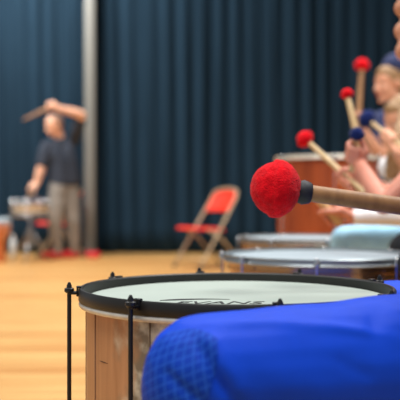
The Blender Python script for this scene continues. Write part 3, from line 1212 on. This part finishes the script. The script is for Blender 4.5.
# --- fourth player: girl with long fair hair, white shirt, navy mallets
NA_TIP, NA_END = at(367, 119, 3.46), at(406, 150, 3.33)
P4 = dict(pelvis=(1.04, 3.78, 0.46), neck=(0.91, 3.68, 0.83), head=(0.872, 3.66, 0.972), face=(-1, -0.25, -0.25),
          sL=(0.785, 3.54, 0.775), eL=(0.90, 3.47, 0.66), wL=at(398, 153, 3.34),
          sR=(0.88, 3.83, 0.78), eR=(0.93, 3.92, 0.62), wR=(0.80, 3.75, 0.70),
          hL=(0.97, 3.65, 0.44), kL=(0.70, 3.62, 0.44), aL=(0.72, 3.62, 0.08), tL=(0.60, 3.62, 0.03),
          hR=(0.97, 3.84, 0.44), kR=(0.74, 3.86, 0.44), aR=(0.95, 3.88, 0.08), tR=(0.84, 3.90, 0.03))
P4 = {n: Vector(v) for n, v in P4.items()}


def p4_left(bm, o):
    a = (NA_TIP - NA_END).normalized()
    c = NA_END + (NA_TIP - NA_END) * 0.40
    grip(bm, P4['wL'] - o, c - o, a, Vector((0.2, -0.4, -0.8)), 0.85, 0.009, 1)


def p4_right(bm, o):
    open_hand(bm, P4['wR'] - o, (-0.9, -0.2, 0.2), (0, 0.6, 0.6), 0.85)


p4, o4, _ = person('fair long-haired player in a white shirt holding out the larger navy mallet', P4, M['skin'], M['whitecloth'], M['navycloth'],
                   0.8, 0.55, 0.005, M['rubberwhite'], 0.95, (p4_left, p4_right))
bm = bmesh.new()
R = hair_cap(bm, P4['head'] - o4, P4['face'], 0.92)
hc = P4['head'] - o4
for i in range(16):
    w = math.radians(60 + 15 * i)
    s = Vector((math.cos(w) * 0.075, math.sin(w) * 0.078, 0.0))
    top = hc + R @ Vector((s.x - 0.02, s.y, 0.02))
    m1 = top + R @ Vector((s.x * 0.1, s.y * 0.12, -0.13))
    m2 = m1 + Vector((-0.015 + 0.01 * math.sin(i), -0.03 if s.y > 0 else 0.0, -0.12))
    chain(bm, [top, m1, m2], [0.024, 0.023, 0.010], 10)
for dx in (-2, 3, 8):
    chain(bm, [at(406 + dx, 112, 3.58) - o4, at(400 + dx, 134, 3.50) - o4, at(393 + dx, 156, 3.465) - o4, at(388 + dx, 180, 3.475) - o4], [0.02, 0.02, 0.02, 0.006], 10)
fuse('hair', bm, M['hairblond'], p4, 0.006, 4, 0.004, 40)
mallet(NA_TIP, NA_END, 0.036, 0.009, 'larger navy mallet with pale handle pointing left, just above the hands', M['bluefelt'], M['palestick'], 0.95, False)
mallet(NB_TIP, NB_END, 0.0195, 0.008, 'smaller navy mallet gripped in the raised bare hand, below the other navy one', M['bluefelt'], M['palestick'], 0.95, False)

# --- fifth player, farther back, with a navy cap
RC_TIP, RC_END = at(362, 65, 4.45), at(357, 138, 4.35)
P5 = dict(pelvis=(1.08, 4.75, 0.74), neck=(1.09, 4.72, 1.13), head=(1.04, 4.68, 1.272), face=(-1, -0.35, -0.1),
          sL=(0.97, 4.58, 1.07), eL=(0.96, 4.50, 0.86), wL=at(362, 128, 4.42),
          sR=(1.03, 4.88, 1.07), eR=(1.06, 4.98, 0.86), wR=(0.94, 4.84, 0.90),
          hL=(1.06, 4.67, 0.70), kL=(1.02, 4.63, 0.40), aL=(1.06, 4.66, 0.085), tL=(0.93, 4.62, 0.03),
          hR=(1.10, 4.83, 0.70), kR=(1.07, 4.84, 0.40), aR=(1.12, 4.85, 0.085), tR=(0.99, 4.84, 0.03))
P5 = {n: Vector(v) for n, v in P5.items()}


def p5_left(bm, o):
    a = (RC_TIP - RC_END).normalized()
    c = RC_END + (RC_TIP - RC_END) * 0.22
    grip(bm, P5['wL'] - o, c - o, a, Vector((0.7, -0.2, 0)), 0.85, 0.0205, 1)


p5, o5, _ = person('player wearing a navy cap farthest back at the right, turned to the left', P5, M['skin'], M['navycloth'], M['darkcloth'],
                   0.82, 0.6, 0.0055, M['rubberwhite'], 0.95,
                   (p5_left, lambda bm, o: open_hand(bm, P5['wR'] - o, (-1, -0.3, 0), (0, 0.5, 0.6), 0.85)))
bm = bmesh.new()
hair_cap(bm, P5['head'] - o5, P5['face'], 0.92)
fuse('hair', bm, M['hairblond'], p5, 0.006, 4, 0.003, 30)
bm = bmesh.new()
R = head_frame(P5['face'])
hc = P5['head'] - o5
ball(bm, hc + R @ Vector((-0.06, 0, 0.095)), (0.095, 0.095, 0.078), 26, R)
ball(bm, hc + R @ Vector((-0.085, 0, 0.03)), (0.06, 0.085, 0.06), 22, R)
fuse('cap', bm, M['navycloth'], p5, 0.006, 4)
mallet(RC_TIP, RC_END, 0.037, 0.0155, 'uppermost red mallet held upright on a thick brown handle', M['redfelt'], M['stick'], 0.95, False)

# --- the standing drummer
D = 9.4
SK_TIP, SK_END = at(23, 120, D - 0.36), at(58, 103.5, D - 0.28)
SL_TIP, SL_END = at(27, 199.2, 9.1), at(35, 185, 9.22)
P6 = dict(pelvis=at(65, 180, D), neck=at(60, 141, D), head=at(54, 125.5, D - 0.04), face=(-0.8, -0.55, -0.3),
          sL=at(73, 142, D + 0.06), eL=at(82, 114.5, D - 0.18), wL=at(57, 108, D - 0.30),
          sR=at(46, 146, D - 0.10), eR=at(41, 168, D - 0.16), wR=at(36.5, 184, D - 0.17),
          hL=at(70, 188, D + 0.05), kL=at(73, 222, D + 0.03), aL=at(74, 250, D + 0.08), tL=at(61, 255, D - 0.02),
          hR=at(58, 188, D - 0.05), kR=at(55, 222, D - 0.10), aR=at(57, 251, D - 0.03), tR=at(44, 257, D - 0.14))
P6 = {n: Vector(v) for n, v in P6.items()}
for x in 'LR':
    P6['a' + x].z = 0.085
    P6['t' + x].z = 0.035


def p6_left(bm, o):
    a = (SK_TIP - SK_END).normalized()
    c = SK_END + (SK_TIP - SK_END) * 0.18
    grip(bm, P6['wL'] - o, c - o, a, Vector((0.3, -0.2, 0.8)), 1.2, 0.020, 1)


def p6_right(bm, o):
    a = (SL_TIP - SL_END).normalized()
    c = SL_END + (SL_TIP - SL_END) * 0.25
    grip(bm, P6['wR'] - o, c - o, a, Vector((0.3, -0.2, 0.8)), 1.2, 0.020, 1)


p6, o6, _ = person('man in a dark polo shirt standing at a small drum, arm bent over his head', P6, M['skinlight'], M['polo'], M['greycloth'],
                   1.0, 0.75, 0.006, M['redshoe'], 1.05, (p6_left, p6_right), armk=1.2, torso=1.1, wob=0.005)
bm = bmesh.new()
R = head_frame(P6['face'])
hc = P6['head'] - o6
ball(bm, hc + R @ Vector((-0.022, 0, 0.036)), (0.093, 0.0785, 0.084), 26, R)
ball(bm, hc + R @ Vector((-0.05, 0, -0.005)), (0.062, 0.072, 0.065), 26, R)
fuse('hair', bm, M['hairshort'], p6, 0.006, 3)
drumstick(SK_TIP, SK_END, 'drumstick the standing man holds up beside his head', 1.6)
drumstick(SL_TIP, SL_END, 'drumstick in the lowered hand of the standing man, over the small drum', 1.3)

# ------------------------------------------------------------------ light
def area(name, loc, target, size, power, col=(1, 1, 1), spread=180):
    l = bpy.data.lights.new(name, 'AREA')
    l.shape = 'RECTANGLE'
    l.size, l.size_y = size
    l.energy = power
    l.color = col
    o = bpy.data.objects.new(name, l)
    COL.objects.link(o)
    o.location = loc
    l.spread = math.radians(spread)
    o.rotation_euler = (Vector(target) - Vector(loc)).to_track_quat('-Z', 'Y').to_euler()
    return o


area('ceiling_lamp_front', (-0.6, 0.3, 4.0), (0.2, 1.3, 0.4), (2.4, 1.4), 84, (1, 0.97, 0.92), 150)
area('ceiling_lamp_middle', (0.0, 5.4, 4.8), (0.0, 5.4, 0), (5.0, 3.0), 190, (1, 0.97, 0.93), 115)
area('added_fill_right', (1.6, 2.2, 3.8), (0.8, 3.2, 0.7), (1.6, 1.0), 50, (1, 0.97, 0.93), 120)  # extra fill light, added to brighten the players on the right
area('ceiling_lamp_back', (-2.7, 8.0, 4.6), (-2.7, 10.2, 2.6), (2.0, 0.8), 360, (1, 0.98, 0.95))

w = bpy.data.worlds.new('hall_air')
SC.world = w
w.use_nodes = True
bg = w.node_tree.nodes['Background']
bg.inputs['Color'].default_value = (0.80, 0.90, 1.0, 1)
bg.inputs['Strength'].default_value = 0.38

cam = bpy.data.cameras.new('phone_camera')
cam.sensor_width = 36
cam.lens = F / 400 * 36
cam.dof.use_dof = True
cam.dof.focus_distance = 1.28
cam.dof.aperture_fstop = 4.8
cam.clip_start = 0.05
co = bpy.data.objects.new('phone_camera', cam)
COL.objects.link(co)
co.location = (0, 0, EYE)
co.rotation_euler = (PI / 2, 0, 0)
SC.camera = co

SC.view_settings.view_transform = 'Standard'
SC.view_settings.look = 'None'
SC.view_settings.gamma = 1
SC.view_settings.use_curve_mapping = False
SC.view_settings.exposure = 0.0
